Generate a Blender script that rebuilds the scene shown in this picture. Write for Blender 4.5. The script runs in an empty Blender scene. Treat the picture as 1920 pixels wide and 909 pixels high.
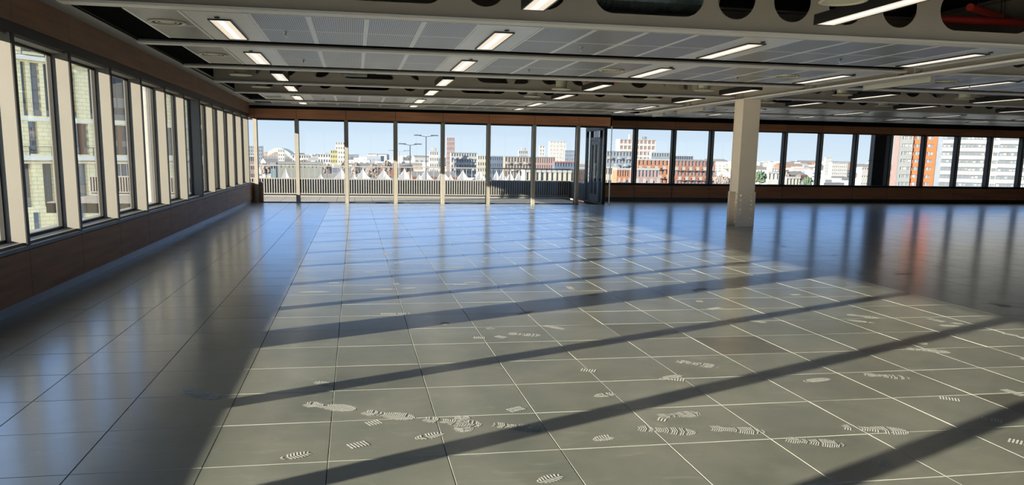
import bpy, bmesh, math, random
from mathutils import Vector, Matrix
random.seed(7)
SC = bpy.context.scene
COL = SC.collection
PI = math.pi

# ------------------------------------------------------------------ camera
F, YAW, PIT, ROL, CAMH, CX, CY = 1463.5342, .1788, .1620, -.0166, 1.5187, 928.34, 532.67
def cam_axes():
    cy, sy = math.cos(YAW), math.sin(YAW); cp, sp = math.cos(PIT), math.sin(PIT); cr, sr = math.cos(ROL), math.sin(ROL)
    f = Vector((sy, cy, 0)); r = Vector((cy, -sy, 0)); d = Vector((0, 0, -1))
    f2 = f*cp + d*sp; d2 = d*cp - f*sp
    return r*cr + d2*sr, -r*sr + d2*cr, f2
AR, AD, AF = cam_axes()
cam = bpy.data.cameras.new('camera'); camo = bpy.data.objects.new('camera', cam); COL.objects.link(camo)
cam.sensor_width = 36; cam.lens = 36*F/1920; cam.shift_x = (960-CX)/1920; cam.shift_y = (CY-454.5)/1920
cam.clip_start = .05; cam.clip_end = 9000
m = Matrix((AR, -AD, -AF)).transposed().to_4x4(); m.translation = (0, 0, CAMH); camo.matrix_world = m
SC.camera = camo
def ray(px, py):
    u, v = (px-CX)/F, (py-CY)/F
    return AR*u + AD*v + AF
def at(px, py, Y):
    d = ray(px, py); t = Y/d.y
    return Vector((d.x*t, Y, CAMH + d.z*t))

# ------------------------------------------------------------------ world, sun, exposure
SC.view_settings.view_transform = 'Standard'; SC.view_settings.look = 'None'
SC.view_settings.gamma = 1; SC.view_settings.use_curve_mapping = False
SC.view_settings.exposure = 0.5
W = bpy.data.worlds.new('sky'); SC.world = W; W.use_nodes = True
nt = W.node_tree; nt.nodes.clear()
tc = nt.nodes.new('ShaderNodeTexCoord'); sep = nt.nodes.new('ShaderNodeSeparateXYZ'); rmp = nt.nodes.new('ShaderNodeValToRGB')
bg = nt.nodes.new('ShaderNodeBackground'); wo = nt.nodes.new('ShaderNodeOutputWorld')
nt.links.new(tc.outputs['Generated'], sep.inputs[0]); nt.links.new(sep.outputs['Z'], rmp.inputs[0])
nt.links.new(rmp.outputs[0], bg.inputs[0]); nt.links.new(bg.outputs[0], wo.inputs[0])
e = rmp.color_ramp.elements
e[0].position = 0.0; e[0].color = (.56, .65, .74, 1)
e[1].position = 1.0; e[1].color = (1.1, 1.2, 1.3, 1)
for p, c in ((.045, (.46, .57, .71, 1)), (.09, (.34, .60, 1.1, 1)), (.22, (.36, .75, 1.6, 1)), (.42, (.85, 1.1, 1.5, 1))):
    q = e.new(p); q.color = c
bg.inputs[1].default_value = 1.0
sun = bpy.data.lights.new('sun', 'SUN'); suno = bpy.data.objects.new('sun', sun); COL.objects.link(suno)
SUND = Vector((1, .46, -.262)).normalized()
suno.rotation_euler = SUND.to_track_quat('-Z', 'Y').to_euler(); suno.location = (-30, -14, 30)
sun.energy = 20; sun.angle = math.radians(.5); sun.color = (1, .89, .72)

# ------------------------------------------------------------------ materials
def mat(name, col, rough=.5, metal=0, spec=.5, var=0, vscale=5, emit=None, estr=0, stretch=None, col2=None, bump=0, bscale=40):
    m = bpy.data.materials.new(name); m.use_nodes = True; n = m.node_tree; b = n.nodes['Principled BSDF']
    b.inputs['Base Color'].default_value = (*col, 1); b.inputs['Roughness'].default_value = rough
    b.inputs['Metallic'].default_value = metal; b.inputs['Specular IOR Level'].default_value = spec
    if emit: b.inputs['Emission Color'].default_value = (*emit, 1); b.inputs['Emission Strength'].default_value = estr
    if var or col2 or bump:
        t = n.nodes.new('ShaderNodeTexCoord'); mp = n.nodes.new('ShaderNodeMapping'); n.links.new(t.outputs['Object'], mp.inputs[0])
        if stretch: mp.inputs['Scale'].default_value = stretch
    if var or col2:
        no = n.nodes.new('ShaderNodeTexNoise'); no.inputs['Scale'].default_value = vscale; no.inputs['Detail'].default_value = 5
        n.links.new(mp.outputs[0], no.inputs[0])
        r = n.nodes.new('ShaderNodeValToRGB'); n.links.new(no.outputs[0], r.inputs[0])
        c2 = col2 or tuple(c*(1-var) for c in col)
        r.color_ramp.elements[0].position = .35; r.color_ramp.elements[1].position = .65
        r.color_ramp.elements[0].color = (*c2, 1); r.color_ramp.elements[1].color = (*col, 1)
        n.links.new(r.outputs[0], b.inputs['Base Color'])
    if bump:
        nb = n.nodes.new('ShaderNodeTexNoise'); nb.inputs['Scale'].default_value = bscale; n.links.new(mp.outputs[0], nb.inputs[0])
        bp = n.nodes.new('ShaderNodeBump'); bp.inputs['Strength'].default_value = bump; bp.inputs['Distance'].default_value = .01
        n.links.new(nb.outputs[0], bp.inputs['Height']); n.links.new(bp.outputs[0], b.inputs['Normal'])
    return m
M = {}
M['frame'] = mat('dark_bronze_frame', (.02, .019, .018), .5, spec=.25, var=.2)
M['mull'] = mat('mullion_paint', (.22, .205, .175), .45, var=.08)
M['fin'] = mat('beige_reveal_paint', (.135, .125, .105), .6, var=.05, vscale=3)
M['sillb'] = mat('blue_grey_sill', (.07, .08, .10), .5, var=.1)
M['wood'] = mat('walnut_veneer', (.24, .125, .07), .6, col2=(.17, .088, .048), vscale=3, stretch=(1, .35, 5))
M['woodx'] = mat('walnut_veneer_cross_lit', (.40, .165, .07), .5, col2=(.28, .12, .052), vscale=3, stretch=(.35, 1, 5))  # cross grain, reddened to put sunlit warmth into the far header
M['dark'] = mat('dark_backing_and_shade', (.010, .010, .010), 1, spec=0, var=.1)  # backing boards, and shade painted into the ceiling voids
M['black'] = mat('black_powder_coat', (.012, .010, .010), .4, var=.1)
M['steel'] = mat('tan_steel_paint', (.52, .46, .37), .6, var=.06, vscale=2)
M['flange'] = mat('steel_paint_lit', (.80, .76, .68), .45, var=.05, vscale=2)  # steel colour lightened to imitate bounce light on the bottom flanges
M['column'] = mat('column_paint', (.86, .74, .57), .4, var=.05, vscale=2)
M['soffit'] = mat('grey_soffit', (.42, .42, .40), .5, var=.05)
M['slab'] = mat('slab_underside', (.05, .05, .05), .8, var=.3, vscale=2)
M['plain'] = mat('plain_ceiling_metal', (.74, .73, .69), .3, spec=.6, var=.07, vscale=1.5)
M['bar'] = mat('ceiling_bar_metal', (.82, .83, .80), .35, spec=.6, var=.05)
M['core'] = mat('core_wall_paint', (.62, .56, .47), .7, var=.05)
M['galv'] = mat('galvanised_duct', (.30, .36, .34), .35, metal=.6, var=.35, vscale=9)
M['red'] = mat('red_pipe_paint', (.45, .03, .02), .4, var=.1)
M['diff'] = mat('cream_diffuser', (.62, .58, .42), .45, var=.05)
M['lamp'] = mat('lamp_diffuser', (.9, .85, .75), .5, emit=(1, .85, .68), estr=.48)
M['lampg'] = mat('lamp_glow_core', (.9, .85, .75), .5, emit=(1, .93, .80), estr=.75)
M['chrome'] = mat('chrome', (.6, .6, .58), .25, metal=1, var=.05)
M['skirt'] = mat('metal_skirting', (.16, .20, .26), .4, var=.1)
M['bulk'] = mat('cream_fascia', (.58, .56, .46), .5, var=.05)

# perforated tile: dark pin holes on a regular grid
def perf(name, col, hole, pitch):
    m = mat(name, col, .33, spec=.6); n = m.node_tree; b = n.nodes['Principled BSDF']
    t = n.nodes.new('ShaderNodeTexCoord'); mp = n.nodes.new('ShaderNodeMapping')
    mp.inputs['Scale'].default_value = (1/pitch,)*3; mp.inputs['Rotation'].default_value = (0, 0, 0)
    n.links.new(t.outputs['Object'], mp.inputs[0])
    v = n.nodes.new('ShaderNodeTexVoronoi'); v.inputs['Randomness'].default_value = 0; v.inputs['Scale'].default_value = 1
    n.links.new(mp.outputs[0], v.inputs[0]); v.voronoi_dimensions = '2D'
    r = n.nodes.new('ShaderNodeValToRGB'); n.links.new(v.outputs['Distance'], r.inputs[0])
    r.color_ramp.elements[0].position = .41; r.color_ramp.elements[0].color = (*hole, 1)
    r.color_ramp.elements[1].position = .46; r.color_ramp.elements[1].color = (*col, 1)
    n.links.new(r.outputs[0], b.inputs['Base Color'])
    return m
M['perf'] = perf('perforated_ceiling_metal', (.66, .65, .60), (.025, .025, .028), .024)

# raised floor tile: slate green-grey, each tile a slightly different tone and polish
def floor_mat():
    m = bpy.data.materials.new('slate_floor_tile'); m.use_nodes = True; n = m.node_tree; b = n.nodes['Principled BSDF']; L = n.links.new
    t = n.nodes.new('ShaderNodeTexCoord')
    mp = n.nodes.new('ShaderNodeMapping'); L(t.outputs['Object'], mp.inputs[0])
    mp.inputs['Location'].default_value = (.1495/.6, -.196/.6, 0); mp.inputs['Scale'].default_value = (1/.6, 1/.6, 0)
    fl = n.nodes.new('ShaderNodeVectorMath'); fl.operation = 'FLOOR'; L(mp.outputs[0], fl.inputs[0])
    wn = n.nodes.new('ShaderNodeTexWhiteNoise'); wn.noise_dimensions = '3D'; L(fl.outputs[0], wn.inputs['Vector'])
    n1 = n.nodes.new('ShaderNodeTexNoise'); n1.inputs['Scale'].default_value = 1.7; n1.inputs['Detail'].default_value = 6; n1.inputs['Roughness'].default_value = .62
    L(t.outputs['Object'], n1.inputs[0])
    r1 = n.nodes.new('ShaderNodeValToRGB'); L(n1.outputs[0], r1.inputs[0])
    r1.color_ramp.elements[0].position = .3; r1.color_ramp.elements[0].color = (.090, .100, .086, 1)
    r1.color_ramp.elements[1].position = .7; r1.color_ramp.elements[1].color = (.150, .152, .128, 1)
    # per tile tone
    r2 = n.nodes.new('ShaderNodeValToRGB'); L(wn.outputs['Value'], r2.inputs[0])
    r2.color_ramp.elements[0].position = 0; r2.color_ramp.elements[0].color = (.62, .56, .50, 1)
    r2.color_ramp.elements[1].position = 1; r2.color_ramp.elements[1].color = (1.1, 1.1, 1.08, 1)
    q = r2.color_ramp.elements.new(.07); q.color = (.92, .91, .88, 1)
    mx = n.nodes.new('ShaderNodeMix'); mx.data_type = 'RGBA'; mx.blend_type = 'MULTIPLY'; mx.inputs['Factor'].default_value = 1
    L(r1.outputs[0], mx.inputs['A']); L(r2.outputs[0], mx.inputs['B'])
    # dusty smears
    n2 = n.nodes.new('ShaderNodeTexNoise'); n2.inputs['Scale'].default_value = 9; n2.inputs['Detail'].default_value = 7; n2.inputs['Distortion'].default_value = 1.5
    mp2 = n.nodes.new('ShaderNodeMapping'); mp2.inputs['Scale'].default_value = (.35, 1, 1); mp2.inputs['Rotation'].default_value = (0, 0, .4)
    L(t.outputs['Object'], mp2.inputs[0]); L(mp2.outputs[0], n2.inputs[0])
    r3 = n.nodes.new('ShaderNodeValToRGB'); L(n2.outputs[0], r3.inputs[0])
    r3.color_ramp.elements[0].position = .58; r3.color_ramp.elements[0].color = (0, 0, 0, 1)
    r3.color_ramp.elements[1].position = .85; r3.color_ramp.elements[1].color = (.55, .55, .55, 1)
    m2 = n.nodes.new('ShaderNodeMix'); m2.data_type = 'RGBA'; L(r3.outputs[0], m2.inputs['Factor']); L(mx.outputs['Result'], m2.inputs['A'])
    m2.inputs['B'].default_value = (.24, .25, .22, 1)
    L(m2.outputs['Result'], b.inputs['Base Color'])
    # polish
    ma = n.nodes.new('ShaderNodeMapRange'); L(wn.outputs['Color'], ma.inputs[0]); ma.inputs[3].default_value = .32; ma.inputs[4].default_value = .38
    ad = n.nodes.new('ShaderNodeMath'); ad.operation = 'MULTIPLY_ADD'; L(n2.outputs[0], ad.inputs[0]); ad.inputs[1].default_value = .03; L(ma.outputs[0], ad.inputs[2])
    L(ad.outputs[0], b.inputs['Roughness'])
    b.inputs['Specular IOR Level'].default_value = .5; b.inputs['IOR'].default_value = 1.8; b.inputs['Coat Weight'].default_value = 1; b.inputs['Coat Roughness'].default_value = .20; b.inputs['Coat IOR'].default_value = 1.45
    nb = n.nodes.new('ShaderNodeTexNoise'); nb.inputs['Scale'].default_value = 4; nb.inputs['Detail'].default_value = 3; L(t.outputs['Object'], nb.inputs[0])
    bp = n.nodes.new('ShaderNodeBump'); bp.inputs['Strength'].default_value = .06; bp.inputs['Distance'].default_value = .01
    L(nb.outputs[0], bp.inputs['Height']); L(bp.outputs[0], b.inputs['Normal'])
    return m
M['floor'] = floor_mat()
M['joint'] = mat('tile_edge_trim', (.24, .25, .22), .5, var=.2, vscale=3)
M['dust'] = mat('footprint_dust', (.40, .41, .38), .8, var=.35, vscale=60)

def glass_mat(name, tint=(.97, .985, .98), refl=.06, fac_edge=.35):
    m = bpy.data.materials.new(name); m.use_nodes = True; n = m.node_tree; n.nodes.clear(); L = n.links.new
    o = n.nodes.new('ShaderNodeOutputMaterial'); mx = n.nodes.new('ShaderNodeMixShader')
    tr = n.nodes.new('ShaderNodeBsdfTransparent'); tr.inputs[0].default_value = (*tint, 1)
    g = n.nodes.new('ShaderNodeBsdfGlossy'); g.inputs['Roughness'].default_value = .0
    lw = n.nodes.new('ShaderNodeLayerWeight'); lw.inputs[0].default_value = .5     # facing = 1 - |cos|
    p = n.nodes.new('ShaderNodeMath'); p.operation = 'POWER'; L(lw.outputs['Facing'], p.inputs[0]); p.inputs[1].default_value = 5
    q = n.nodes.new('ShaderNodeMath'); q.operation = 'MULTIPLY_ADD'; L(p.outputs[0], q.inputs[0]); q.inputs[1].default_value = .90; q.inputs[2].default_value = .022
    L(q.outputs[0], mx.inputs[0]); L(tr.outputs[0], mx.inputs[1]); L(g.outputs[0], mx.inputs[2]); L(mx.outputs[0], o.inputs[0])
    return m
M['glass'] = glass_mat('clear_glass')

# ------------------------------------------------------------------ mesh builder
class MB:
    def __init__(s): s.v = []; s.f = []; s.mi = []; s.mats = []
    def m(s, k):
        if k not in s.mats: s.mats.append(k)
        return s.mats.index(k)
    def poly(s, pts, k):
        b = len(s.v); s.v += [tuple(p) for p in pts]; s.f.append(list(range(b, b+len(pts)))); s.mi.append(s.m(k))
    def box(s, x0, x1, y0, y1, z0, z1, k, ch=0):
        b = len(s.v); q = s.m(k)
        s.v += [(x0, y0, z0), (x1, y0, z0), (x1, y1, z0), (x0, y1, z0), (x0, y0, z1), (x1, y0, z1), (x1, y1, z1), (x0, y1, z1)]
        for f in ((0, 3, 2, 1), (4, 5, 6, 7), (0, 1, 5, 4), (1, 2, 6, 5), (2, 3, 7, 6), (3, 0, 4, 7)):
            s.f.append([b+i for i in f]); s.mi.append(q)
    def obox(s, c, ax, ay, hx, hy, z0, z1, k):   # oriented box; ax, ay unit 2-vectors
        b = len(s.v); q = s.m(k)
        for z in (z0, z1):
            for (i, j) in ((-1, -1), (1, -1), (1, 1), (-1, 1)):
                s.v.append((c[0]+ax[0]*hx*i+ay[0]*hy*j, c[1]+ax[1]*hx*i+ay[1]*hy*j, z))
        for f in ((0, 3, 2, 1), (4, 5, 6, 7), (0, 1, 5, 4), (1, 2, 6, 5), (2, 3, 7, 6), (3, 0, 4, 7)):
            s.f.append([b+i for i in f]); s.mi.append(q)
    def tube(s, p0, p1, r0, k, r1=None, n=16, cap=True):
        p0, p1 = Vector(p0), Vector(p1); r1 = r0 if r1 is None else r1
        d = (p1-p0).normalized(); a = d.orthogonal().normalized(); c = d.cross(a)
        b = len(s.v); q = s.m(k)
        for p, r in ((p0, r0), (p1, r1)):
            for i in range(n):
                t = 2*PI*i/n; s.v.append(tuple(p+(a*math.cos(t)+c*math.sin(t))*r))
        for i in range(n):
            j = (i+1) % n; s.f.append([b+i, b+j, b+n+j, b+n+i]); s.mi.append(q)
        if cap:
            s.f.append([b+i for i in range(n)][::-1]); s.mi.append(q); s.f.append([b+n+i for i in range(n)]); s.mi.append(q)
    def lathe(s, c, prof, k, n=28):      # prof: (r, z) list, around vertical axis
        b = len(s.v); q = s.m(k)
        for r, z in prof:
            for i in range(n):
                t = 2*PI*i/n; s.v.append((c[0]+r*math.cos(t), c[1]+r*math.sin(t), c[2]+z))
        for a in range(len(prof)-1):
            for i in range(n):
                j = (i+1) % n; s.f.append([b+a*n+i, b+a*n+j, b+(a+1)*n+j, b+(a+1)*n+i]); s.mi.append(q)
    def build(s, name, parent=None, smooth=False, bevel=0):
        me = bpy.data.meshes.new(name); me.from_pydata(s.v, [], s.f)
        for k in s.mats: me.materials.append(M[k])
        me.polygons.foreach_set('material_index', s.mi)
        if smooth: me.polygons.foreach_set('use_smooth', [True]*len(me.polygons))
        me.update(); o = bpy.data.objects.new(name, me); COL.objects.link(o)
        if parent: o.parent = parent
        if bevel:
            bm = bmesh.new(); bm.from_mesh(me); bmesh.ops.remove_doubles(bm, verts=bm.verts, dist=1e-5)
            bmesh.ops.bevel(bm, geom=bm.edges[:], offset=bevel, segments=2, affect='EDGES'); bm.to_mesh(me); bm.free()
        return o
def tag(o, label, cat, group=None, kind=None):
    o['label'] = label; o['category'] = cat
    if group: o['group'] = group
    if kind: o['kind'] = kind
    return o
def struct(o): o['kind'] = 'structure'; return o
def empty(name, loc=(0, 0, 0), rz=0):
    o = bpy.data.objects.new(name, None); o.location = loc; o.rotation_euler = (0, 0, rz); COL.objects.link(o); o.empty_display_size = .1
    return o
def kids(o): return [c for c in o.children]
def copy_tree(o, parent=None):
    c = o.copy(); COL.objects.link(c); c.parent = parent
    for ch in kids(o): copy_tree(ch, c)
    return c
ORD = ['first', 'second', 'third', 'fourth', 'fifth', 'sixth', 'seventh', 'eighth', 'ninth', 'tenth', 'eleventh', 'twelfth', 'thirteenth', 'fourteenth', 'fifteenth', 'sixteenth', 'seventeenth', 'eighteenth', 'nineteenth', 'twentieth', 'twenty first']

# dimensions of the place
XL, XR, YB, YT, YF, XC = -3.15, 29.0, -2.6, 25.1, 27.2, 8.15     # left wall, right wall, back wall (unseen, set close to let sun in), terrace glazing, far wall, corner of terrace
ZB = 2.96                                                       # underside of beams
BEAMS = [8.76+2.93*k for k in range(-5, 6)]                     # beams run across

# ------------------------------------------------------------------ floor
def build_floor():
    g = MB(); s = .6; gap = .0012; ch = .0024
    q0 = g.m('floor'); q1 = g.m('joint')
    rnd = random.Random(3)
    i0, i1 = -6, 57; j0, j1 = -5, 46
    for i in range(i0, i1):
        for j in range(j0, j1):
            x0, x1 = -.1495+s*i, -.1495+s*(i+1); y0, y1 = .196+s*j, .196+s*(j+1)
            x0, x1 = max(x0, XL), min(x1, XR); y0, y1 = max(y0, YB), min(y1, YF)
            if (x0+x1)/2 < XC: y1 = min(y1, YT)
            elif x0 < XC and y1 > YT: x0 = XC
            if x1-x0 < .02 or y1-y0 < .02: continue
            b = len(g.v); x0 += gap; x1 -= gap; y0 += gap; y1 -= gap
            tx, ty = rnd.gauss(0, .0012), rnd.gauss(0, .0012)
            xm, ym = (x0+x1)/2, (y0+y1)/2
            zf = lambda x, y: (x-xm)*tx+(y-ym)*ty
            g.v += [(x0, y0, -.004), (x1, y0, -.004), (x1, y1, -.004), (x0, y1, -.004)]
            for (x, y) in ((x0+ch, y0+ch), (x1-ch, y0+ch), (x1-ch, y1-ch), (x0+ch, y1-ch)): g.v.append((x, y, zf(x, y)))
            for f in ((4, 5, 6, 7), (0, 1, 5, 4), (1, 2, 6, 5), (2, 3, 7, 6), (3, 0, 4, 7)):
                g.f.append([b+k for k in f]); g.mi.append(q0 if f[0] == 4 else q1)
    g.box(XL-.3, XR, YB, YT, -.30, -.01, 'dark'); g.box(XC, XR, YT, YF, -.30, -.01, 'dark')
    # dusty footprints lie on the tiles: chevron treads inside a sole outline
    def sole(u):   # half width of a sole at 0 heel .. 1 toe
        if u < .28: return .036*math.sqrt(max(0, 1-((u-.14)/.15)**2))+.004
        if u < .42: return .026
        return .047*math.sqrt(max(0, 1-((u-.70)/.31)**2))+.002
    def print_(x0, y0, x1, y1, kind='full', z=.0022):
        if kind == 'full' and (y0+y1)/2 < 8: pass
        a = Vector((x0, y0)); d = Vector((x1, y1))-a; Ln = d.length; d /= Ln; nrm = Vector((-d.y, d.x))
        sc = Ln/.30 if kind == 'full' else 1
        n = 26 if kind == 'full' else max(4, int(Ln/.016))
        for k in range(n):
            u = (k+.5)/n
            if rnd.random() < .12: continue
            if kind == 'full': w = sole(u)*sc*1.15
            elif kind == 'bars': w = .035
            else: w = .04*math.sqrt(max(0.05, 1-(2*u-1)**2))
            th = Ln/n*.30
            for sd in (-1, 1):
                if kind == 'full' and rnd.random() < .08: continue
                sl = .012 if kind != 'bars' else 0
                p = a+d*(u*Ln)
                e0 = .0015
                g.poly([(*(p+nrm*sd*e0-d*th), z), (*(p+nrm*sd*w-d*(th+sl)), z), (*(p+nrm*sd*w-d*(sl-th)), z), (*(p+nrm*sd*e0+d*th), z)], 'dust')
        if kind == 'full':      # outline edge of the sole
            m = 40
            for k in range(m):
                if rnd.random() < .25: continue
                u, u2 = k/m, (k+1)/m
                for sd in (-1, 1):
                    w, w2 = sole(u)*sc*1.15, sole(u2)*sc*1.15
                    p, p2 = a+d*(u*Ln), a+d*(u2*Ln)
                    g.poly([(*(p+nrm*sd*w), z), (*(p2+nrm*sd*w2), z), (*(p2+nrm*sd*(w2+.003)), z), (*(p+nrm*sd*(w+.003)), z)], 'dust')
    full = [(-0.31, 4.74, -0.01, 4.59), (0.04, 4.54, 0.33, 4.39), (0.39, 4.37, 0.7, 4.22), (0.77, 4.22, 1.04, 4.11), (1.58, 4.05, 1.88, 3.94), (1.99, 4.0, 2.28, 3.9), (2.33, 3.77, 2.61, 3.65), (2.78, 3.91, 3.11, 3.79), (2.41, 5.45, 2.65, 5.24), (-1.1, 5.12, -0.85, 4.93), (3.9, 8.49, 4.14, 8.66), (4.89, 6.99, 5.1, 6.78), (3.63, 4.93, 3.9, 4.80), (4.5, 5.6, 4.78, 5.45), (5.2, 5.2, 5.45, 5.05)]
    half = [(-0.25, 3.92, -0.39, 3.86), (0.46, 4.12, 0.3, 4.05), (1.39, 3.95, 1.26, 3.9), (1.65, 4.71, 1.5, 4.66), (3.3, 4.86, 3.06, 4.81), (0.96, 3.46, 0.83, 3.4), (2.27, 5.07, 2.07, 4.98), (-0.63, 8.76, -0.28, 8.76), (1.11, 9.13, 1.34, 9.16), (0.19, 8.87, 0.47, 8.88), (4.27, 9.82, 4.53, 9.71), (3.56, 9.54, 3.8, 9.39), (1.69, 6.8, 1.84, 6.61), (4.72, 6.74, 4.9, 6.58), (3.71, 6.84, 3.85, 6.68)]
    bars = [(4.36, 4.47, 4.38, 4.32), (3.77, 4.36, 3.87, 4.29), (3.58, 3.6, 3.64, 3.53), (3.73, 3.96, 3.81, 3.88), (-.05, 3.98, .05, 4.03), (.05, 4.32, .13, 4.36), (1.75, 4.2, 1.83, 4.15), (2.15, 5.0, 2.25, 4.95), (2.6, 3.42, 2.68, 3.36), (.53, 8.91, .68, 8.94), (1.29, 9.28, 1.49, 9.3), (.35, 12.21, .56, 12.2), (3.58, 7.39, 3.74, 7.46), (4.92, 8.12, 5.06, 8.14), (5.6, 6.73, 5.63, 6.55), (5.46, 6.42, 5.64, 6.36), (5.81, 6.04, 5.87, 5.93), (.9, 4.45, 1.0, 4.5), (1.6, 5.3, 1.7, 5.25)]
    for p in full: print_(*p)
    for p in half: print_(*p, kind='half')
    for p in bars: print_(*p, kind='bars')
    for k in range(46):
        x, y = rnd.uniform(-.4, 9), rnd.uniform(4, 14); a = rnd.gauss(-.3, .6); Lk = rnd.choice((.1, .15, .28))
        print_(x, y, x+Lk*math.cos(a), y+Lk*math.sin(a), kind='full' if Lk > .2 and rnd.random() < .5 else rnd.choice(('half', 'bars')))
    for k in range(150):      # short scratches
        x, y = rnd.uniform(-.6, 7), rnd.uniform(3.2, 10); a = rnd.uniform(-1.4, .6); Lk = rnd.uniform(.02, .14); w = .0012
        dx, dy = Lk*math.cos(a), Lk*math.sin(a); nx, ny = -math.sin(a)*w, math.cos(a)*w
        g.poly([(x, y, .002), (x+dx, y+dy, .002), (x+dx+nx, y+dy+ny, .002), (x+nx, y+ny, .002)], 'dust')
    return struct(g.build('floor'))
build_floor()

# ------------------------------------------------------------------ ceiling slab, outer shell, back and right walls
g = MB(); g.box(XL-.35, XR+.3, YB-.3, YT+.1, 3.85, 4.1, 'slab'); g.box(XC-.1, XR+.3, YT+.1, YF+.3, 3.85, 4.1, 'slab')
struct(g.build('ceiling'))
g = MB(); g.box(XL-.3, XR+.3, YB-.3, YT+.1, 4.1, 11, 'core'); g.box(XC-.1, XR+.3, YT+.1, YF+.3, 4.1, 11, 'core'); struct(g.build('wall_upper_storeys'))
g = MB(); g.box(XL-.3, XR+.3, YB-.3, YB, -.3, .1, 'core'); g.box(XL-.3, XR+.3, YB-.3, YB, 2.9, 3.85, 'core')
x = XL-.3
while x < XR: g.box(x, x+.08, YB-.2, YB-.1, .1, 2.9, 'frame'); x += 1.5
struct(g.build('wall_back'))
g = MB(); g.box(XR, XR+.3, YB, YF+.3, -.3, 3.85, 'wood'); struct(g.build('wall_right'))
e1 = empty('window_50'); e1['kind'] = 'structure'  # unseen back glazing, added full height so sunlit floor brightens column and ceiling
g = MB(); g.box(XL-.2, XR, YB-.16, YB-.15, .1, 2.9, 'glass'); g.build('window_glass', e1)

g = MB(); g.box(XL-.5, XR+.5, YB-.5, YT+.15, -21.99, -.3, 'core'); g.box(XC-.2, XR+.5, YT+.15, YF+.35, -21.99, -.3, 'core'); struct(g.build('wall_lower_storeys'))

# ------------------------------------------------------------------ left wall: panelled dado, windows with deep reveals, timber header
FY = [9.68+1.5*k for k in range(-8, 11)]      # fins, last one 24.68
g = MB()
g.box(XL-.40, XL-.02, YB, YT+.15, -.3, .56, 'dark'); g.box(XL-.02, XL+.02, YB, YT-.1, 0, .095, 'skirt')
for k, y in enumerate([YB]+FY+[YT-.02]):
    nx = (FY+[YT-.02, None])[k]
    if nx is None or nx-y < .1: break
    g.box(XL, XL+.045, y+.004, nx-.004, .10, .555, 'wood')
struct(g.build('wall_left'))
g = MB()
g.box(XL-.40, XL+.0, YB, YT+.15, 2.68, 3.85, 'dark'); g.box(XL-.02, XL+.03, YB, YT, 2.58, 2.68, 'frame')
for k, y in enumerate([YB]+FY+[YT-.02]):
    nx = (FY+[YT-.02, None])[k]
    if nx is None or nx-y < .1: break
    g.box(XL, XL+.05, y+.004, nx-.004, 2.68, 3.0, 'wood')
struct(g.build('trim_1'))
g = MB(); g.box(XL-.40, XL+.055, YB, YT-.0, .565, .60, 'sillb'); g.box(XL-.40, XL+.0, YB, YT-.0, .60, .625, 'fin'); struct(g.build('trim_2'))
def left_window():
    e0 = empty('window_1'); e0['kind'] = 'structure'
    W0 = 1.5
    g = MB()   # glazing frame
    xo, xi = XL-.18, XL-.14
    g.box(xo, xi, .03, .058, .625, 2.58, 'frame'); g.box(xo, xi, W0-.052, W0-.03, .625, 2.58, 'frame')
    g.box(xo, xi, .058, W0-.052, .625, .655, 'frame'); g.box(xo, xi, .058, W0-.052, 2.535, 2.58, 'frame')
    g.build('window_frame', e0)
    g = MB(); g.box(XL-.165, XL-.155, .058, W0-.052, .655, 2.535, 'glass'); g.build('window_glass', e0)
    g = MB(); g.box(xo-.02, XL+.033, -.032, .032, .625, 2.58, 'fin'); g.build('reveal_fin', e0)
    g = MB(); g.box(XL+.033, XL+.046, -.034, .034, .60, 2.58, 'frame'); g.build('mullion', e0)
    g = MB(); g.box(xi, XL, .032, W0-.032, 2.56, 2.60, 'fin'); g.build('reveal_head', e0)
    return e0
lw = left_window()
for k, y in enumerate(FY):
    o = lw if k == 0 else copy_tree(lw)
    o.location = (0, y, 0); o.name = 'window_%d' % (k+1)
    if y+1.5 > YT:
        for c in kids(o):
            if c.name.split('.')[0] in ('window_frame', 'window_glass', 'reveal_head'): bpy.data.objects.remove(c)
# round columns standing just outside the left windows
for k, y in enumerate((5.10, 16.8, -6.6)):
    g = MB(); g.lathe((-4.05, y, 0), [(.001, -.3), (.21, -.3), (.21, 5.0), (.001, 5.0)], 'soffit', 24)
    g.box(-4.30, -3.80, y-.25, y+.25, -.32, -.2, 'soffit')
    o = g.build('round_column', smooth=False)
    tag(o, ['round grey column outside the left windows near the room front', 'round mauve grey column standing outside the fifth left window from the front', 'round grey column outside the left windows behind the camera'][k], 'column', 'round columns outside the left windows')

# ------------------------------------------------------------------ terrace glazing
MX = [-2.96, -1.73, -.24, 1.28, 2.77, 4.24, 5.73, 7.2]
g = MB()
g.box(XL, -2.78, YT-.04, YT+.1, 0, .60, 'wood'); g.box(-3.4, -2.78, YT-.06, YT+.12, .60, .63, 'fin')
struct(g.build('wall_far_left'))
e0 = empty('window_30'); e0['kind'] = 'structure'
g = MB(); g.box(-3.1, 7.3, YT-.03, YT+.03, 0, .03, 'frame'); g.box(-3.4, XC+.0, YT-.04, YT+.04, 2.50, 2.56, 'frame'); g.build('window_frame', e0)
for i, x in enumerate(MX):
    g = MB(); g.box(x-.055, x+.055, YT-.11, YT+.03, 0, 2.55, 'mull'); g.box(x-.065, x-.04, YT+.0, YT+.08, 0, 2.55, 'frame'); g.box(x+.04, x+.065, YT+.0, YT+.08, 0, 2.55, 'frame')
    g.build('mullion', e0)
    if i < len(MX)-1:
        g = MB(); g.box(x+.06, MX[i+1]-.06, YT-.006, YT+.006, .03, 2.5, 'glass'); g.build('window_glass', e0)
g = MB(); g.box(-3.4, -3.02, YT-.006, YT+.006, .63, 2.5, 'glass'); g.build('window_glass', e0)
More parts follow.
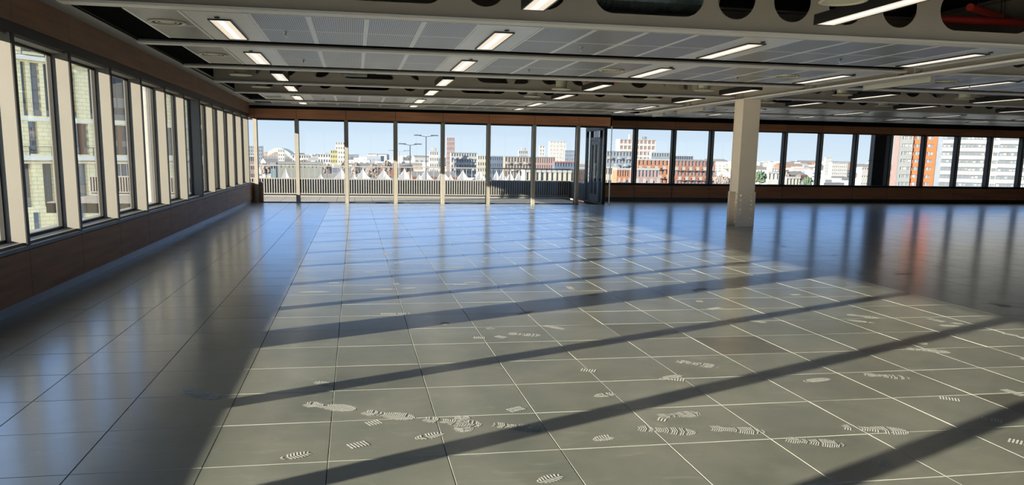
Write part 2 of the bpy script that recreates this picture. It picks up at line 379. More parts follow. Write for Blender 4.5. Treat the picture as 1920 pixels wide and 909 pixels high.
g = MB(); g.box(7.26, XC-.05, YT-.006, YT+.006, .03, 2.5, 'glass'); g.build('window_glass', e0)
g = MB(); g.box(-3.40, -3.36, YT-.04, YT+.03, .6, 2.55, 'fin'); g.build('corner_post', e0)
# header above the terrace glazing
g = MB()
hx = [-3.15]+MX+[8.33]
for i in range(len(hx)-1):
    if hx[i+1]-hx[i] > .1: g.box(hx[i]+.006, hx[i+1]-.006, YT-.10, YT-.04, 2.56, 2.84, 'woodx')
g.box(8.27, 8.33, YT-.10, YF-.1, 2.56, 2.84, 'woodx')
g.box(XL, 8.27, YT-.04, YT+.15, 2.56, 3.85, 'dark')
struct(g.build('trim_3'))
g = MB(); g.box(XL+.05, 8.3, 24.93, 24.95, 2.93, 3.02, 'soffit'); g.box(XL+.05, 8.3, 25.0, YT-.04, 2.845, 2.93, 'dark'); struct(g.build('trim_4'))
# perimeter soffit along the left wall
g = MB(); g.box(XL+.03, XL+.27, YB, YT-.1, 2.995, 3.02, 'soffit'); g.box(XL+.25, XL+.27, YB, YT-.1, 3.0, 3.06, 'soffit'); struct(g.build('trim_5'))

# return wall with the terrace door
e0 = empty('door_1'); e0['kind'] = 'structure'
g = MB(); x0, x1 = XC-.05, XC+.05
g.box(x0, x1, YT-.02, YT+.10, 0, 2.56, 'frame'); g.box(x0, x1, YF-.1, YF, 0, 2.56, 'frame'); g.box(x0, x1, YT, YF, 2.44, 2.56, 'frame')
g.box(x0, x1, YT+.42, YT+.50, 0, 2.5, 'frame'); g.box(x0, x1, YF-.62, YF-.54, 0, 2.5, 'frame'); g.box(x0, x1, YT+.5, YF-.6, 2.12, 2.22, 'frame')
g.box(x0, x1, YT, YF, 0, .04, 'frame')
g.build('door_frame', e0)
g = MB(); a, b = YT+.52, YF-.64
g.box(x0+.01, x1-.01, a, a+.12, .05, 2.1, 'frame'); g.box(x0+.01, x1-.01, b-.12, b, .05, 2.1, 'frame'); g.box(x0+.01, x1-.01, a+.12, b-.12, .05, .30, 'frame')
g.box(x0+.01, x1-.01, a+.12, b-.12, 1.98, 2.1, 'frame'); g.box(x0+.01, x1-.01, (a+b)/2-.05, (a+b)/2+.05, .30, 1.98, 'frame')
dl = g.build('door_leaf', e0)
g = MB(); g.tube((x0-.06, a+.18, .85), (x0-.06, a+.18, 1.35), .014, 'chrome'); g.tube((x0-.06, a+.18, .9), (x0+.02, a+.14, .9), .01, 'chrome'); g.tube((x0-.06, a+.18, 1.3), (x0+.02, a+.14, 1.3), .01, 'chrome'); g.build('door_handle', dl)
g = MB(); g.box(XC-.006, XC+.006, YT+.1, YT+.42, .04, 2.44, 'glass'); g.box(XC-.006, XC+.006, YF-.54, YF-.1, .04, 2.44, 'glass'); g.box(XC-.006, XC+.006, YT+.5, YF-.62, 2.22, 2.44, 'glass'); g.box(XC-.006, XC+.006, a+.12, b-.12, .3, 1.98, 'glass'); g.build('door_glass', e0)
g = MB(); g.tube((8.33, YT-.07, 0), (8.33, YT-.07, 2.56), .017, 'bar'); g.tube((8.33, YT-.07, 0), (8.33, YT-.07, .02), .04, 'bar')
tag(g.build('steel_rod', smooth=False), 'slim pale vertical rod from timber header to floor beside the terrace door', 'rod')

# ------------------------------------------------------------------ far right wall
g = MB()
g.box(XC+.05, XR, YF+.0, YF+.3, -.3, .58, 'dark'); g.box(XC+.05, XR, YF-.03, YF, 0, .13, 'black'); g.box(XC+.05, XR, YF-.06, YF+.2, .58, .655, 'frame')
FX = [9.96-1.46+1.46*k for k in range(0, 18)]
ex = [XC+.05]+FX+[XR]
for i in range(len(ex)-1):
    if ex[i+1]-ex[i] > .1: g.box(ex[i]+.008, ex[i+1]-.008, YF-.05, YF, .14, .575, 'woodx')
struct(g.build('wall_far'))
g = MB()
for i in range(len(ex)-1):
    if ex[i+1]-ex[i] > .1: g.box(ex[i]+.006, ex[i+1]-.006, YF-.06, YF, 2.60, 2.86, 'woodx')
g.box(XC, XR, YF, YF+.3, 2.58, 3.85, 'dark'); g.box(XC, XR, YF-.06, YF, 2.56, 2.60, 'frame')
g.box(XC+.2, XR, 26.6, YF-.06, 2.865, 2.89, 'dark')
struct(g.build('trim_6'))
e1 = empty('window_40'); e1['kind'] = 'structure'
for i, x in enumerate(FX):
    g = MB(); g.box(x-.07, x+.07, YF-.06, YF+.14, .655, 2.58, 'frame'); g.box(x-.025, x+.025, YF-.10, YF-.06, .655, 2.58, 'mull'); g.build('mullion', e1)
    if i < len(FX)-1:
        g = MB(); g.box(x+.07, FX[i+1]-.07, YF+.04, YF+.05, .655, 2.58, 'glass'); g.build('window_glass', e1)
g = MB(); g.box(XC+.05, FX[0]-.07, YF+.04, YF+.05, .655, 2.58, 'glass'); g.build('window_glass', e1)
g = MB(); g.box(19.80, 20.36, 27.6, 27.85, -23, 4.0, 'black')
for z in (-10, -4, .2, 1.6): g.box(19.78, 20.38, 27.58, 27.87, z, z+.02, 'frame')
tag(g.build('clad_column'), 'square black clad column outside the far right windows, left of the orange tower', 'column')

# ------------------------------------------------------------------ steel beams with openings in the web
def web_mesh(name, x0, x1, z0, z1, holes, y, th, k, parent):
    cu = bpy.data.curves.new('webcurve', 'CURVE'); cu.dimensions = '2D'; cu.fill_mode = 'BOTH'; cu.extrude = th/2
    def spl(pts):
        s = cu.splines.new('POLY'); s.points.add(len(pts)-1); s.use_cyclic_u = True
        for i, p in enumerate(pts): s.points[i].co = (p[0], p[1], 0, 1)
    spl([(x0, z0), (x1, z0), (x1, z1), (x0, z1)])
    for (xc, hl) in holes:
        r = .235; zc = 3.36; pts = []
        for i in range(29):
            t = -PI/2+PI*i/28; pts.append((xc+hl+r*math.cos(t), zc+r*math.sin(t)))
        for i in range(29):
            t = PI/2+PI*i/28; pts.append((xc-hl+r*math.cos(t), zc+r*math.sin(t)))
        spl(pts)
    t = bpy.data.objects.new('tmp', cu); COL.objects.link(t)
    dg = bpy.context.evaluated_depsgraph_get(); dg.update()
    me = bpy.data.meshes.new_from_object(t.evaluated_get(dg)); bpy.data.objects.remove(t); bpy.data.curves.remove(cu)
    me.transform(Matrix.Rotation(PI/2, 4, 'X')); me.transform(Matrix.Translation((0, y, 0)))
    me.materials.clear(); me.materials.append(M[k])
    me.name = name; o = bpy.data.objects.new(name, me); COL.objects.link(o); o.parent = parent; return o
HOLES = [(-2.1, 0), (-1.4, 0), (-.7, 0), (.35, .42), (1.42, 0), (2.1, 0), (3.3, .42), (4.35, 0), (5.05, 0), (5.75, 0), (6.45, 0), (7.65, .42),
         (10.2, 0), (10.9, 0), (11.9, .42), (12.95, 0), (13.5, 0), (14.2, 0), (14.9, 0), (15.9, .42), (16.95, 0), (17.6, 0), (18.3, 0), (19.0, 0), (19.9, .42), (21, 0), (21.7, 0), (22.4, 0), (23.1, 0), (24.1, .42), (25.2, 0), (25.9, 0), (26.6, 0), (27.3, 0)]
wb = {4: 'beam just in front of the top edge of the photo', 5: 'beam nearest in the photo, big round holes', 6: 'beam between the two nearest panelled bays', 7: 'beam in front of the first open bay',
      8: 'beam between the two open bays', 9: 'beam behind the second open bay', 10: 'beam between the two farthest panelled bays'}
for k, y in enumerate(BEAMS):
    if y > 24 or y < YB+.3: continue
    for side, (x0, x1) in enumerate(((XL+.28, 8.78), (9.14, 28.9))):
        e0 = empty('steel_beam', (0, y, ZB))
        lab = wb.get(k, 'cellular beam above the floor behind the camera')
        tag(e0, 'tan steel ' + lab + (', left of the girder' if side == 0 else ', right of the girder'), 'beam', 'cellular steel ceiling beams')
        g = MB(); g.box(x0, x1, -.095, .095, 0, .026, 'flange'); g.build('bottom_flange', e0)
        g = MB(); g.box(x0, x1, -.12, .12, .82, .85, 'steel'); g.build('top_flange', e0)
        hs = [h for h in HOLES if x0+.3+h[1] < h[0] < x1-.3-h[1]]
        web_mesh('web', x0, x1, ZB+.028, ZB+.82, hs, 0, .014, 'steel', e0).location = (0, 0, -ZB)
# girder running away from the camera over the column
e0 = empty('steel_girder', (8.96, 0, 2.90))
tag(e0, 'tan steel girder running lengthways over the bolted column, below the cross beams', 'beam')
g = MB(); g.box(-.16, .16, YB+.1, 24.2, 0, .03, 'flange'); g.build('bottom_flange', e0)
g = MB(); g.box(-.16, .16, YB+.1, 24.2, .86, .89, 'steel'); g.build('top_flange', e0)
g = MB(); g.box(-.012, .012, YB+.1, 24.2, .03, .86, 'steel')
for y in BEAMS[4:]: g.box(-.14, .14, y+.2, y+.215, .03, .86, 'steel'); g.box(-.14, .14, y-.215, y-.2, .03, .86, 'steel')
g.build('web', e0)

# ------------------------------------------------------------------ steel column
e0 = empty('steel_column', (8.96, 17.16, 0))
tag(e0, 'cream painted steel column with bolted base plates standing on the tiled floor', 'column')
H = .21
g = MB(); g.box(-H, H, -H, -H+.03, 0, 2.90, 'column'); g.build('flange', e0)
g = MB(); g.box(-H, H, H-.03, H, 0, 2.90, 'column'); g.build('flange', e0)
g = MB(); g.box(-.01, .01, -H+.03, H-.03, 0, 2.90, 'column'); g.build('web', e0)
g = MB(); g.box(-H+.012, -H+.022, -H+.03, H-.03, .80, 2.90, 'column'); g.box(H-.022, H-.012, -H+.03, H-.03, .80, 2.90, 'column'); g.build('side_casing', e0)
for s in (-1, 1):
    g = MB(); y0 = s*(H+.012); g.box(-H-.015, H+.02, min(y0-.012, y0+.012), max(y0-.012, y0+.012), 0, .80, 'column'); p = g.build('splice_plate', e0)
    for i in range(7):
        for x in (-.13, .14):
            b = MB(); z = .07+.108*i; yy = s*(H+.024); b.tube((x, yy, z), (x, yy+s*.008, z), .036, 'column', n=16); b.tube((x, yy+s*.008, z), (x, yy+s*.045, z), .025, 'column', n=6); b.build('bolt', p)
g = MB(); g.box(-.06, -.045, -H+.03, H-.03, 0, .80, 'column'); p = g.build('web_plate', e0)
for i in range(7):
    for y in (0,):
        b = MB(); z = .07+.108*i; b.tube((-.06, y, z), (-.075, y, z), .042, 'column', n=16); b.tube((-.075, y, z), (-.15, y, z), .028, 'column', n=6); b.build('bolt', p)

# ------------------------------------------------------------------ ceiling panels
LX = [-1.47+3.25*k for k in range(0, 9)]
ZP = 2.985
def raft(y0, y1, xmin, xmax, first, name):
    g = MB(); ym = (y0+y1)/2
    g.box(-2.87 if first else xmin, xmax, y0-.26, y1+.50, ZP+.035, ZP+.06, 'dark')  # black sheet stands in for the shade of the void above the panels
    if first:
        segs = [(-2.37, -1.80, 'p')]
    else: segs = []
    for lx in LX:
        segs.append((lx-.36 if lx > -1 else -1.79, lx+.36, 'l'))
        x = lx+.36; w = (3.25-.72)/4
        for i in range(4): segs.append((x+i*w, x+(i+1)*w, 'p'))
    for (a, b, t) in segs:
        a, b = max(a, xmin), min(b, xmax)
        if b-a < .08: continue
        if t == 'l': g.box(a+.005, b-.005, y0, y1, ZP, ZP+.02, 'plain')
        else:
            g.box(a+.03, b-.03, y0+.02, ym-.017, ZP, ZP+.02, 'perf'); g.box(a+.03, b-.03, ym+.017, y1-.02, ZP, ZP+.02, 'perf')
            g.box(a, a+.029, y0, y1, ZP-.002, ZP+.02, 'bar'); g.box(b-.029, b, y0, y1, ZP-.002, ZP+.02, 'bar')
            g.box(a+.029, b-.029, ym-.0165, ym+.0165, ZP-.001, ZP+.02, 'bar'); g.box(a+.029, b-.029, y0, y0+.018, ZP, ZP+.02, 'bar'); g.box(a+.029, b-.029, y1-.018, y1, ZP, ZP+.02, 'bar')
    return struct(g.build(name))
PB = [(5, 0), (6, 1), (9, 2), (10, 3)]        # beam index before each panelled bay
ci = 0
for bi, r in PB:
    y0 = BEAMS[bi]+.29; y1 = (BEAMS[bi+1] if bi < 10 else 24.35)-.50
    if bi == 10: y0, y1 = BEAMS[9]+2.93+.26, 24.9
    raft(y0, y1, -2.37, 8.72, True, 'ceiling')
    if bi != 5: raft(y0, y1, 9.60, 28.5, False, 'ceiling')
    if bi != 5:
        g = MB(); g.box(9.52, 9.60, y0, y1-.35, 2.87, 3.03, 'bulk'); struct(g.build('ceiling'))
# extra far bay right of the terrace corner
raft(25.2, 26.5, 8.4, 28.5, False, 'ceiling')

# recessed lights, suspended lights, diffusers, sprinklers
def recessed():
    e0 = empty('recessed_light')
    g = MB()
    for (a, b, c, d) in ((-.125, .125, -.78, -.765), (-.125, .125, .765, .78), (-.125, -.112, -.765, .765), (.112, .125, -.765, .765)): g.box(a, b, c, d, -.004, .03, 'black')
    g.build('trim_frame', e0)
    g = MB(); g.box(-.112, .112, -.765, .765, .004, .02, 'lamp'); g.build('diffuser', e0)
    g = MB(); g.box(-.035, .035, -.74, .74, .0025, .004, 'lampg'); g.build('light_strip', e0)
    g = MB(); g.tube((-.0, -.92, -.004), (0, -.92, .01), .028, 'black', n=16); g.build('sensor', e0)
    return e0
def suspended():
    e0 = empty('suspended_light')
    g = MB(); g.box(-.12, .12, -.76, -.74, 0, .10, 'black'); g.box(-.12, .12, .74, .76, 0, .10, 'black'); g.box(-.12, -.108, -.74, .74, 0, .10, 'black'); g.box(.108, .12, -.74, .74, 0, .10, 'black'); g.box(-.12, .12, -.76, .76, .10, .11, 'black')
    g.build('housing', e0)
    g = MB(); g.box(-.107, .107, -.74, .74, .006, .02, 'lamp'); g.build('diffuser', e0)
    g = MB(); g.box(-.035, .035, -.72, .72, .004, .006, 'lampg'); g.build('light_strip', e0)
    for s in (-1, 1):
        g = MB(); g.tube((0, s*.55, .11), (0, s*.55, .865), .004, 'chrome', n=6); g.build('hanger', e0)
    g = MB(); pts = [(0, -.74, .10), (.02, -.80, .16), (.03, -.78, .26), (.02, -.70, .36)]
    for i in range(3): g.tube(pts[i], pts[i+1], .006, 'black', n=6)
    g.build('cable', e0)
    return e0
RROW = [(10.27, 'nearest panelled bay'), (13.17, 'second panelled bay'), (21.95, 'third panelled bay'), (24.2, 'farthest panelled bay')]
SROW = [(7.33, 'bay at the photo top edge'), (16.35, 'first open bay'), (19.1, 'second open bay')]
def along(k, n=9): return ('leftmost' if k == 0 else ORD[k] + ' from the left')
r0 = recessed(); first = True
for (y, t) in RROW:
    for k, x in enumerate(LX):
        if t.startswith('nearest') and x > 9: continue
        o = r0 if first else copy_tree(r0); first = False
        o.location = (x, y, ZP-.012)
        tag(o, 'recessed white strip light, %s in the %s' % (along(k), t), 'ceiling light', 'recessed strip lights')
        if y > 24: 
            o.scale = (1, .6, 1)
s0 = suspended(); first = True
for (y, t) in SROW:
    for k, x in enumerate(LX):
        if y < 8 and (k == 0 or x > 9): continue
        o = s0 if first else copy_tree(s0); first = False
        o.location = (x+(.05 if y > 8 else .02), y, 2.985)
        tag(o, 'black hanging strip light, %s in the %s' % (along(k-(1 if y < 8 else 0)), t), 'ceiling light', 'black suspended strip lights')
def vent(drop):
    e0 = empty('ceiling_diffuser')
    g = MB(); g.lathe((0, 0, 0), [(.17, .004), (.001, .012)], 'slab' if not drop else 'diff'); g.build('backing_disc', e0)
    g = MB(); g.lathe((0, 0, 0), [(.205, .012), (.215, 0), (.20, -.006), (.17, 0), (.165, .02)], 'diff'); g.build('outer_ring', e0, smooth=True)
    g = MB(); g.lathe((0, 0, 0), [(.15, .012), (.12, .002), (.10, .01), (.05, .004), (.001, .0)], 'diff'); g.build('centre_cone', e0, smooth=True)
    if drop:
        g = MB(); g.lathe((0, 0, 0), [(.165, .015), (.12, .035), (.12, .16), (.128, .16), (.128, .18), (.001, .18)], 'diff'); g.build('neck', e0, smooth=False)
        g = MB()
        g.lathe((0, 0, 0), [(.11, .18), (.11, .5), (.001, .5)], 'galv'); g.build('duct_collar', e0)
    return e0
v0 = vent(False); v1 = vent(True)
GD = [(-2.1, 9.87, 'on the perforated strip by the left wall, nearest row'), (-2.1, 12.87, 'on the perforated strip by the left wall, second row'), (4.28, 12.99, 'in the second row, left of the third strip light'), (7.42, 12.89, 'in the second row, left of the girder'), (10.55, 12.88, 'in the second row, right of the girder'),
      (-2.1, 21.9, 'by the left wall in the third panelled row'), (4.3, 21.9, 'centre of the third panelled row'), (10.6, 21.9, 'right of the girder in the third panelled row')]
for i, (x, y, t) in enumerate(GD):
    o = v0 if i == 0 else copy_tree(v0); o.location = (x, y, ZP-.012); tag(o, 'flush round air diffuser '+t, 'air vent', 'flush round ceiling diffusers')
DD = [(-2.14, 16.14), (-2.07, 18.9), (4.47, 17.0), (4.34, 19.3), (7.43, 16.2), (7.31, 18.9), (10.41, 18.9), (10.71, 16.2), (4.48, 6.89), (13.8, 16.2), (13.7, 18.9)]
DT = ['by the left wall in the first open bay', 'by the left wall in the second open bay', 'in the first open bay beside the third black light', 'in the second open bay beside the third black light', 'in the first open bay just left of the column', 'in the second open bay left of the column',
      'in the second open bay just right of the column', 'in the first open bay right of the column', 'at the photo top edge beside a long black light', 'in the first open bay far to the right', 'in the second open bay far to the right']
for i, (x, y) in enumerate(DD):
    o = v1 if i == 0 else copy_tree(v1); o.location = (x, y, 2.99); tag(o, 'cream round diffuser on a neck '+DT[i], 'air vent', 'round diffusers hanging in the open bays')
SPR = [(-.81, 10.28), (3.01, 10.45), (6.89, 10.55), (-.78, 13.2), (2.93, 13.33), (6.76, 13.4), (11.5, 13.4), (3.2, 22.1), (-.8, 22.1), (7.0, 22.1)]
ST = ['nearest row, left of the second strip light', 'nearest row, between second and third strip lights', 'nearest row, right of the third strip light', 'second row, left of the second strip light', 'second row, between second and third strip lights', 'second row, right of the third strip light', 'second row, right of the girder', 'third row, centre', 'third row, left', 'third row, right']
sp0 = None
for i, (x, y) in enumerate(SPR):
    if sp0 is None:
        sp0 = empty('fire_sprinkler')
        g = MB(); g.lathe((0, 0, 0), [(.03, 0), (.028, -.006), (.012, -.008), (.01, -.03), (.001, -.03)], 'chrome', 16); g.build('escutcheon', sp0, smooth=True)
        g = MB(); g.lathe((0, 0, 0), [(.001, -.048), (.02, -.05), (.02, -.053), (.001, -.053)], 'chrome', 16); g.tube((.009, 0, -.03), (.004, 0, -.05), .0025, 'chrome', n=6); g.tube((-.009, 0, -.03), (-.004, 0, -.05), .0025, 'chrome', n=6); g.build('deflector', sp0)
        o = sp0
    else: o = copy_tree(sp0)
    o.location = (x, y, ZP); tag(o, 'small chrome sprinkler head in ceiling panels, '+ST[i], 'sprinkler', 'sprinkler heads')
# services above the open bays
def duct(p0, p1, r, k, name, lab, cat, ribs=True):
    p0, p1 = Vector(p0), Vector(p1); L = (p1-p0).length; d = (p1-p0)/L; g = MB()
    g.tube(p0, p1, r, k, n=24)
    if ribs:
        n = int(L/.07)
        for i in range(n):
            c = p0+d*(L*(i+.5)/n); g.tube(c-d*.01, c+d*.01, r+.008, k, n=24)
    e0 = empty(name); tag(e0, lab, cat); g.build('pipe_run' if not ribs else 'spiral_tube', e0)
    for t in (.2, .8):
        c = p0+d*(L*t); h = MB(); h.tube(c, (c.x, c.y, 3.85), .006, 'chrome', n=6); h.build('hanger', e0)
    return e0
duct((2.6, 9.25, 3.42), (4.3, 9.25, 3.42), .17, 'galv', 'spiral_duct', 'grey green spiral duct seen through the long slot of the nearest beam', 'duct')
duct((7.0, 9.2, 3.34), (8.6, 9.2, 3.34), .05, 'red', 'sprinkler_pipe', 'red pipe seen through the beam slot in the top right corner', 'pipe', False)
duct((7.6, 9.0, 3.46), (8.7, 9.6, 3.46), .045, 'red', 'sprinkler_pipe', 'red branch pipe crossing in front of the other red pipe, top right', 'pipe', False)
duct((.5, 18.05, 3.42), (5.1, 18.05, 3.42), .14, 'galv', 'spiral_duct', 'grey duct running across behind the first open bay', 'duct')
duct((-.5, 18.0, 3.38), (.3, 18.0, 3.38), .17, 'galv', 'spiral_duct', 'short pale insulated duct left of centre in the first open bay', 'duct')
duct((5.3, 17.95, 3.3), (6.3, 17.95, 3.3), .045, 'red', 'sprinkler_pipe', 'short red pipe seen through a round beam hole left of the column', 'pipe', False)
duct((10, 18.05, 3.40), (24, 18.05, 3.40), .13, 'galv', 'spiral_duct', 'long grey duct right of the column above the open bay', 'duct')
duct((10, 21.1, 3.42), (24, 21.1, 3.42), .13, 'galv', 'spiral_duct', 'long grey duct right of the column behind the far beam', 'duct')
g = MB(); g.tube((-2.1, 12.0, 3.0), (-2.1, 12.0, 2.78), .006, 'galv', n=8); g.lathe((-2.1, 12.0, 2.76), [(.001, .02), (.03, .02), (.03, 0), (.001, 0)], 'black', 12)
#tag(g.build('detector'), 'small drop detector', 'detector')

# ------------------------------------------------------------------ terrace: deck and balustrade
M['paver'] = mat('terrace_paver', (.14, .128, .115), .85, var=.15, vscale=2)
M['rail'] = mat('balustrade_paint', (.19, .185, .18), .45, var=.08)
g = MB(); g.box(-9, XC-.06, YT+.04, 29.5, -.35, -.06, 'dark')
for i in range(29):
    for j in range(7):
        x = -9+.6*i; y = YT+.12+.6*j
        if x+.59 < XC: g.box(x, min(x+.59, XC-.06), y, y+.59, -.06, -.03, 'paver')
struct(g.build('floor_terrace'))
e0 = empty('balustrade', (0, 29.2, 0)); tag(e0, 'grey metal balustrade of close slats and thin pickets along the terrace edge', 'railing')
g = MB(); g.box(-9, 8.15, -.035, .035, 1.06, 1.10, 'rail'); g.build('handrail', e0)
g = MB(); g.box(-9, 8.15, -.02, .02, .60, .64, 'rail'); g.box(-9, 8.15, -.02, .02, .06, .10, 'rail'); g.box(-9, 8.15, -.03, .03, -.3, .02, 'rail'); g.build('bottom_rail', e0)
g = MB(); x = -9
while x < 8.1: g.box(x-.008, x+.008, -.018, .018, .64, 1.06, 'rail'); x += .205
o = g.build('pickets', e0); o['kind'] = 'stuff'
g = MB(); x = -9
while x < 8.1: g.box(x-.017, x+.017, -.022, .022, .10, .60, 'rail'); x += .088
o = g.build('slats', e0); o['kind'] = 'stuff'
g = MB(); g.box(-9, 8.15, .05, .06, .02, .62, 'black'); g.build('backing_panel', e0)
e0 = empty('balustrade', (8.13, 25.3, 0)); tag(e0, 'dark return balustrade at the right end of the terrace seen through the door', 'railing')
g = MB(); g.box(-.03, .03, 2.0, 3.9, 1.06, 1.10, 'rail'); g.build('handrail', e0)
g = MB(); g.box(-.02, .02, 2.0, 3.9, .0, .62, 'black'); g.build('backing_panel', e0)
g = MB()
for i in range(9): g.box(-.018, .018, 2.0+.2*i, 2.016+.2*i, .62, 1.06, 'rail')
o = g.build('pickets', e0)

# ------------------------------------------------------------------ the city outside
GZ = -22.0
M['ground'] = mat('city_ground', (.24, .23, .22), .9, col2=(.16, .17, .15), vscale=.02)
g = MB(); g.poly([(-6000, -300, GZ), (8000, -300, GZ), (8000, 8000, GZ), (-6000, 8000, GZ)], 'ground'); tag(g.build('city_ground'), 'hazy flat city ground stretching out below the windows', 'ground', kind='stuff')
PAL = {'white': (.80, .80, .80), 'pale': (.62, .64, .67), 'bluegrey': (.36, .42, .52), 'cream': (.74, .70, .58), 'brick': (.50, .22, .13), 'orange': (.62, .27, .14), 'pink': (.55, .38, .36), 'grey': (.34, .36, .38),
       'darkblue': (.16, .22, .34), 'tan': (.46, .38, .31), 'yellow': (.72, .66, .30), 'red': (.50, .12, .08), 'roof': (.30, .28, .28), 'pane': (.14, .17, .21), 'paneb': (.22, .30, .40), 'balc': (.62, .60, .58), 'mauve': (.32, .27, .27),
       'green': (.05, .10, .055), 'twig': (.19, .155, .14), 'hot': (.78, .19, .05), 'blind': (.70, .69, .62), 'silver': (.62, .63, .66), 'warehouse': (.33, .35, .33), 'teal': (.20, .30, .36)}
for k, c in PAL.items():
    c = tuple(v*(.30 if k not in ('pane', 'paneb', 'green', 'twig') else .5) for v in c)
    M[k] = mat('city_'+k, c, .75, var=.12, vscale=.6)
M['stone'] = mat('pale_stone', (.93, .89, .76), .7, var=.06, vscale=1)
def brick_mat():
    m = mat('cream_glazed_brick', (.86, .78, .52), .6); n = m.node_tree; b = n.nodes['Principled BSDF']
    t = n.nodes.new('ShaderNodeTexCoord'); br = n.nodes.new('ShaderNodeTexBrick'); n.links.new(t.outputs['Object'], br.inputs[0])
    mp = n.nodes.new('ShaderNodeMapping'); mp.inputs['Rotation'].default_value = (PI/2, 0, 0); n.links.new(t.outputs['Object'], mp.inputs[0]); n.links.new(mp.outputs[0], br.inputs[0])
    br.inputs['Scale'].default_value = 1; br.inputs['Brick Width'].default_value = .62; br.inputs['Row Height'].default_value = .26; br.inputs['Mortar Size'].default_value = .012
    br.inputs['Color1'].default_value = (.98, .87, .50, 1); br.inputs['Color2'].default_value = (.94, .82, .46, 1); br.inputs['Mortar'].default_value = (.50, .46, .34, 1)
    n.links.new(br.outputs[0], b.inputs['Base Color']); return m
M['brick2'] = brick_mat()

# helper: building whose front (facing us) is grid of bays and storeys; every window is a recessed pane
def tower(name, px0, px1, pyt, Y, wall, label, cat='building', depth=None, pane='pane', cols=6, storey=3.1, wfrac=.5, hfrac=.5, band=None, balc=None, zb=None, rot=0, roofbox=False, cap='pale', group=None, split=None, grid=True):
    a, b = at(px0, pyt, Y), at(px1, pyt, Y); xw = b.x-a.x; zt = (a.z+b.z)/2; zb = GZ if zb is None else zb
    depth = depth or max(3, min(12, xw*.35))
    e0 = empty(name, (a.x, Y, 0), rot); tag(e0, label, cat, group)
    g = MB(); H = zt-zb
    g.box(0, xw, .35, depth, zb, zt, wall)
    # front skin built around window openings
    n = max(1, int(H/storey)); nv = min(n, 16)
    cw = xw/cols; wk = wall
    fz = zt
    pn = MB(); bn = MB()
    for i in range(nv):
        z1 = zt-.5-i*storey if True else 0; z0 = z1-storey
        if z0 < zb: break
        if band and grid:
            g.box(-.05, xw+.05, -.15, .35, z0, z0+storey*(1-hfrac), band); 
        else:
            g.box(0, xw, 0, .35, z0, z0+storey*(1-hfrac), wk if not split else wk)
            for c in range(cols+1):
                xa = max(0, c*cw-cw*(1-wfrac)/2); xb = min(xw, c*cw+cw*(1-wfrac)/2); g.box(xa, xb, 0, .35, z0+storey*(1-hfrac), z1, wk)
        pn.box(.05, xw-.05, .22, .3, z0+storey*(1-hfrac), z1, pane)
        if balc:
            for c in range(cols):
                if (c+i) % balc == 0: bn.box(c*cw+cw*.12, c*cw+cw*.88, -1.2, 0, z0+.1, z0+.2, 'balc'); bn.box(c*cw+cw*.12, c*cw+cw*.88, -1.2, -1.12, z0+.2, z0+1.2, 'silver')
    g.box(-.05, xw+.05, -.1, depth, zt-.5, zt, cap if cap else wall)
    lastz = zt-.5-nv*storey
    if lastz > zb: g.box(0, xw, 0, .35, zb, lastz, wk)
    if roofbox: g.box(xw*.3, xw*.55, depth*.3, depth*.6, zt, zt+2.6, 'pale'); g.box(xw*.7, xw*.78, depth*.3, depth*.6, zt, zt+1.6, 'grey')
    g.build('facade', e0); pn.build('window_bands', e0)
    if balc: bn.build('balconies', e0)
    return e0
T = tower
# --- behind the terrace glazing, left to right
T('office_block', 462, 492, 273, 700, 'bluegrey', 'pale blue glassy block at the far left end of the skyline', cols=8, pane='paneb', cap='pale')
T('office_block', 462, 477, 291, 300, 'mauve', 'mauve brick block low at the left edge of the terrace view', cols=4)
g = MB(); e0 = empty('arched_hall', (0, 0, 0)); tag(e0, 'pale hall with a wide arched roof on the left skyline', 'building')
a, b = at(502, 292, 800), at(545, 292, 800); n = 16; xw = b.x-a.x; top = at(530, 277, 800).z
for i in range(n):
    u, u2 = i/n, (i+1)/n; h = lambda t: a.z+(top-a.z)*math.sin(PI*min(1, .15+t*.75))
    x, x2 = a.x+u*xw, a.x+u2*xw
    g.poly([(x, 800, h(u)), (x2, 800, h(u2)), (x2, 860, h(u2)), (x, 860, h(u))], 'white')
    g.poly([(x, 800, h(u)-4), (x2, 800, h(u2)-4), (x2, 800, h(u2)), (x, 800, h(u))], 'white')
    g.box(x+.6, x2-.6, 801, 802, GZ, min(h(u), h(u2))-4, 'paneb')
    g.box(x-.3, x+.3, 800, 801, GZ, h(u)-4, 'pale')
g.build('roof', e0)
T('slab_block', 521, 533, 280, 650, 'white', 'white slab block in front of the arched hall', cols=3, wfrac=.3)
T('tower_block', 629, 647, 266, 560, 'white', 'tall plain white tower on the left skyline', cols=4, wfrac=.35, hfrac=.4, pane='bluegrey')
T('tower_block', 620, 632, 281, 540, 'yellow', 'yellowish block touching the left white tower', cols=3, cap='yellow')
T('office_block', 596, 620, 288, 500, 'white', 'low white block left of the yellowish block', cols=5)
T('office_block', 548, 578, 290, 520, 'white', 'long low white block between arched hall and white tower', cols=7)
T('warehouse', 516, 604, 303, 150, 'warehouse', 'long grey green warehouse just beyond the balustrade', cols=12, hfrac=.12, wfrac=.2, cap='grey', storey=5)
T('warehouse', 507, 517, 304, 142, 'teal', 'narrow teal unit at the left end of the long warehouse', cols=2, hfrac=.12, storey=5, cap='grey')
T('church', 806, 822, 283, 420, 'white', 'small white block with turrets left of the lattice tower', cols=4, wfrac=.4, roofbox=True)
T('tower_block', 838, 853, 257, 520, 'pink', 'slim pinkish tower left of centre on the skyline', cols=5, wfrac=.6, hfrac=.55, pane='white', cap='pale')
T('apartment_block', 846, 894, 286, 430, 'pale', 'grey apartment block right of the slim pinkish tower', cols=10, wfrac=.55, balc=2, cap='grey')
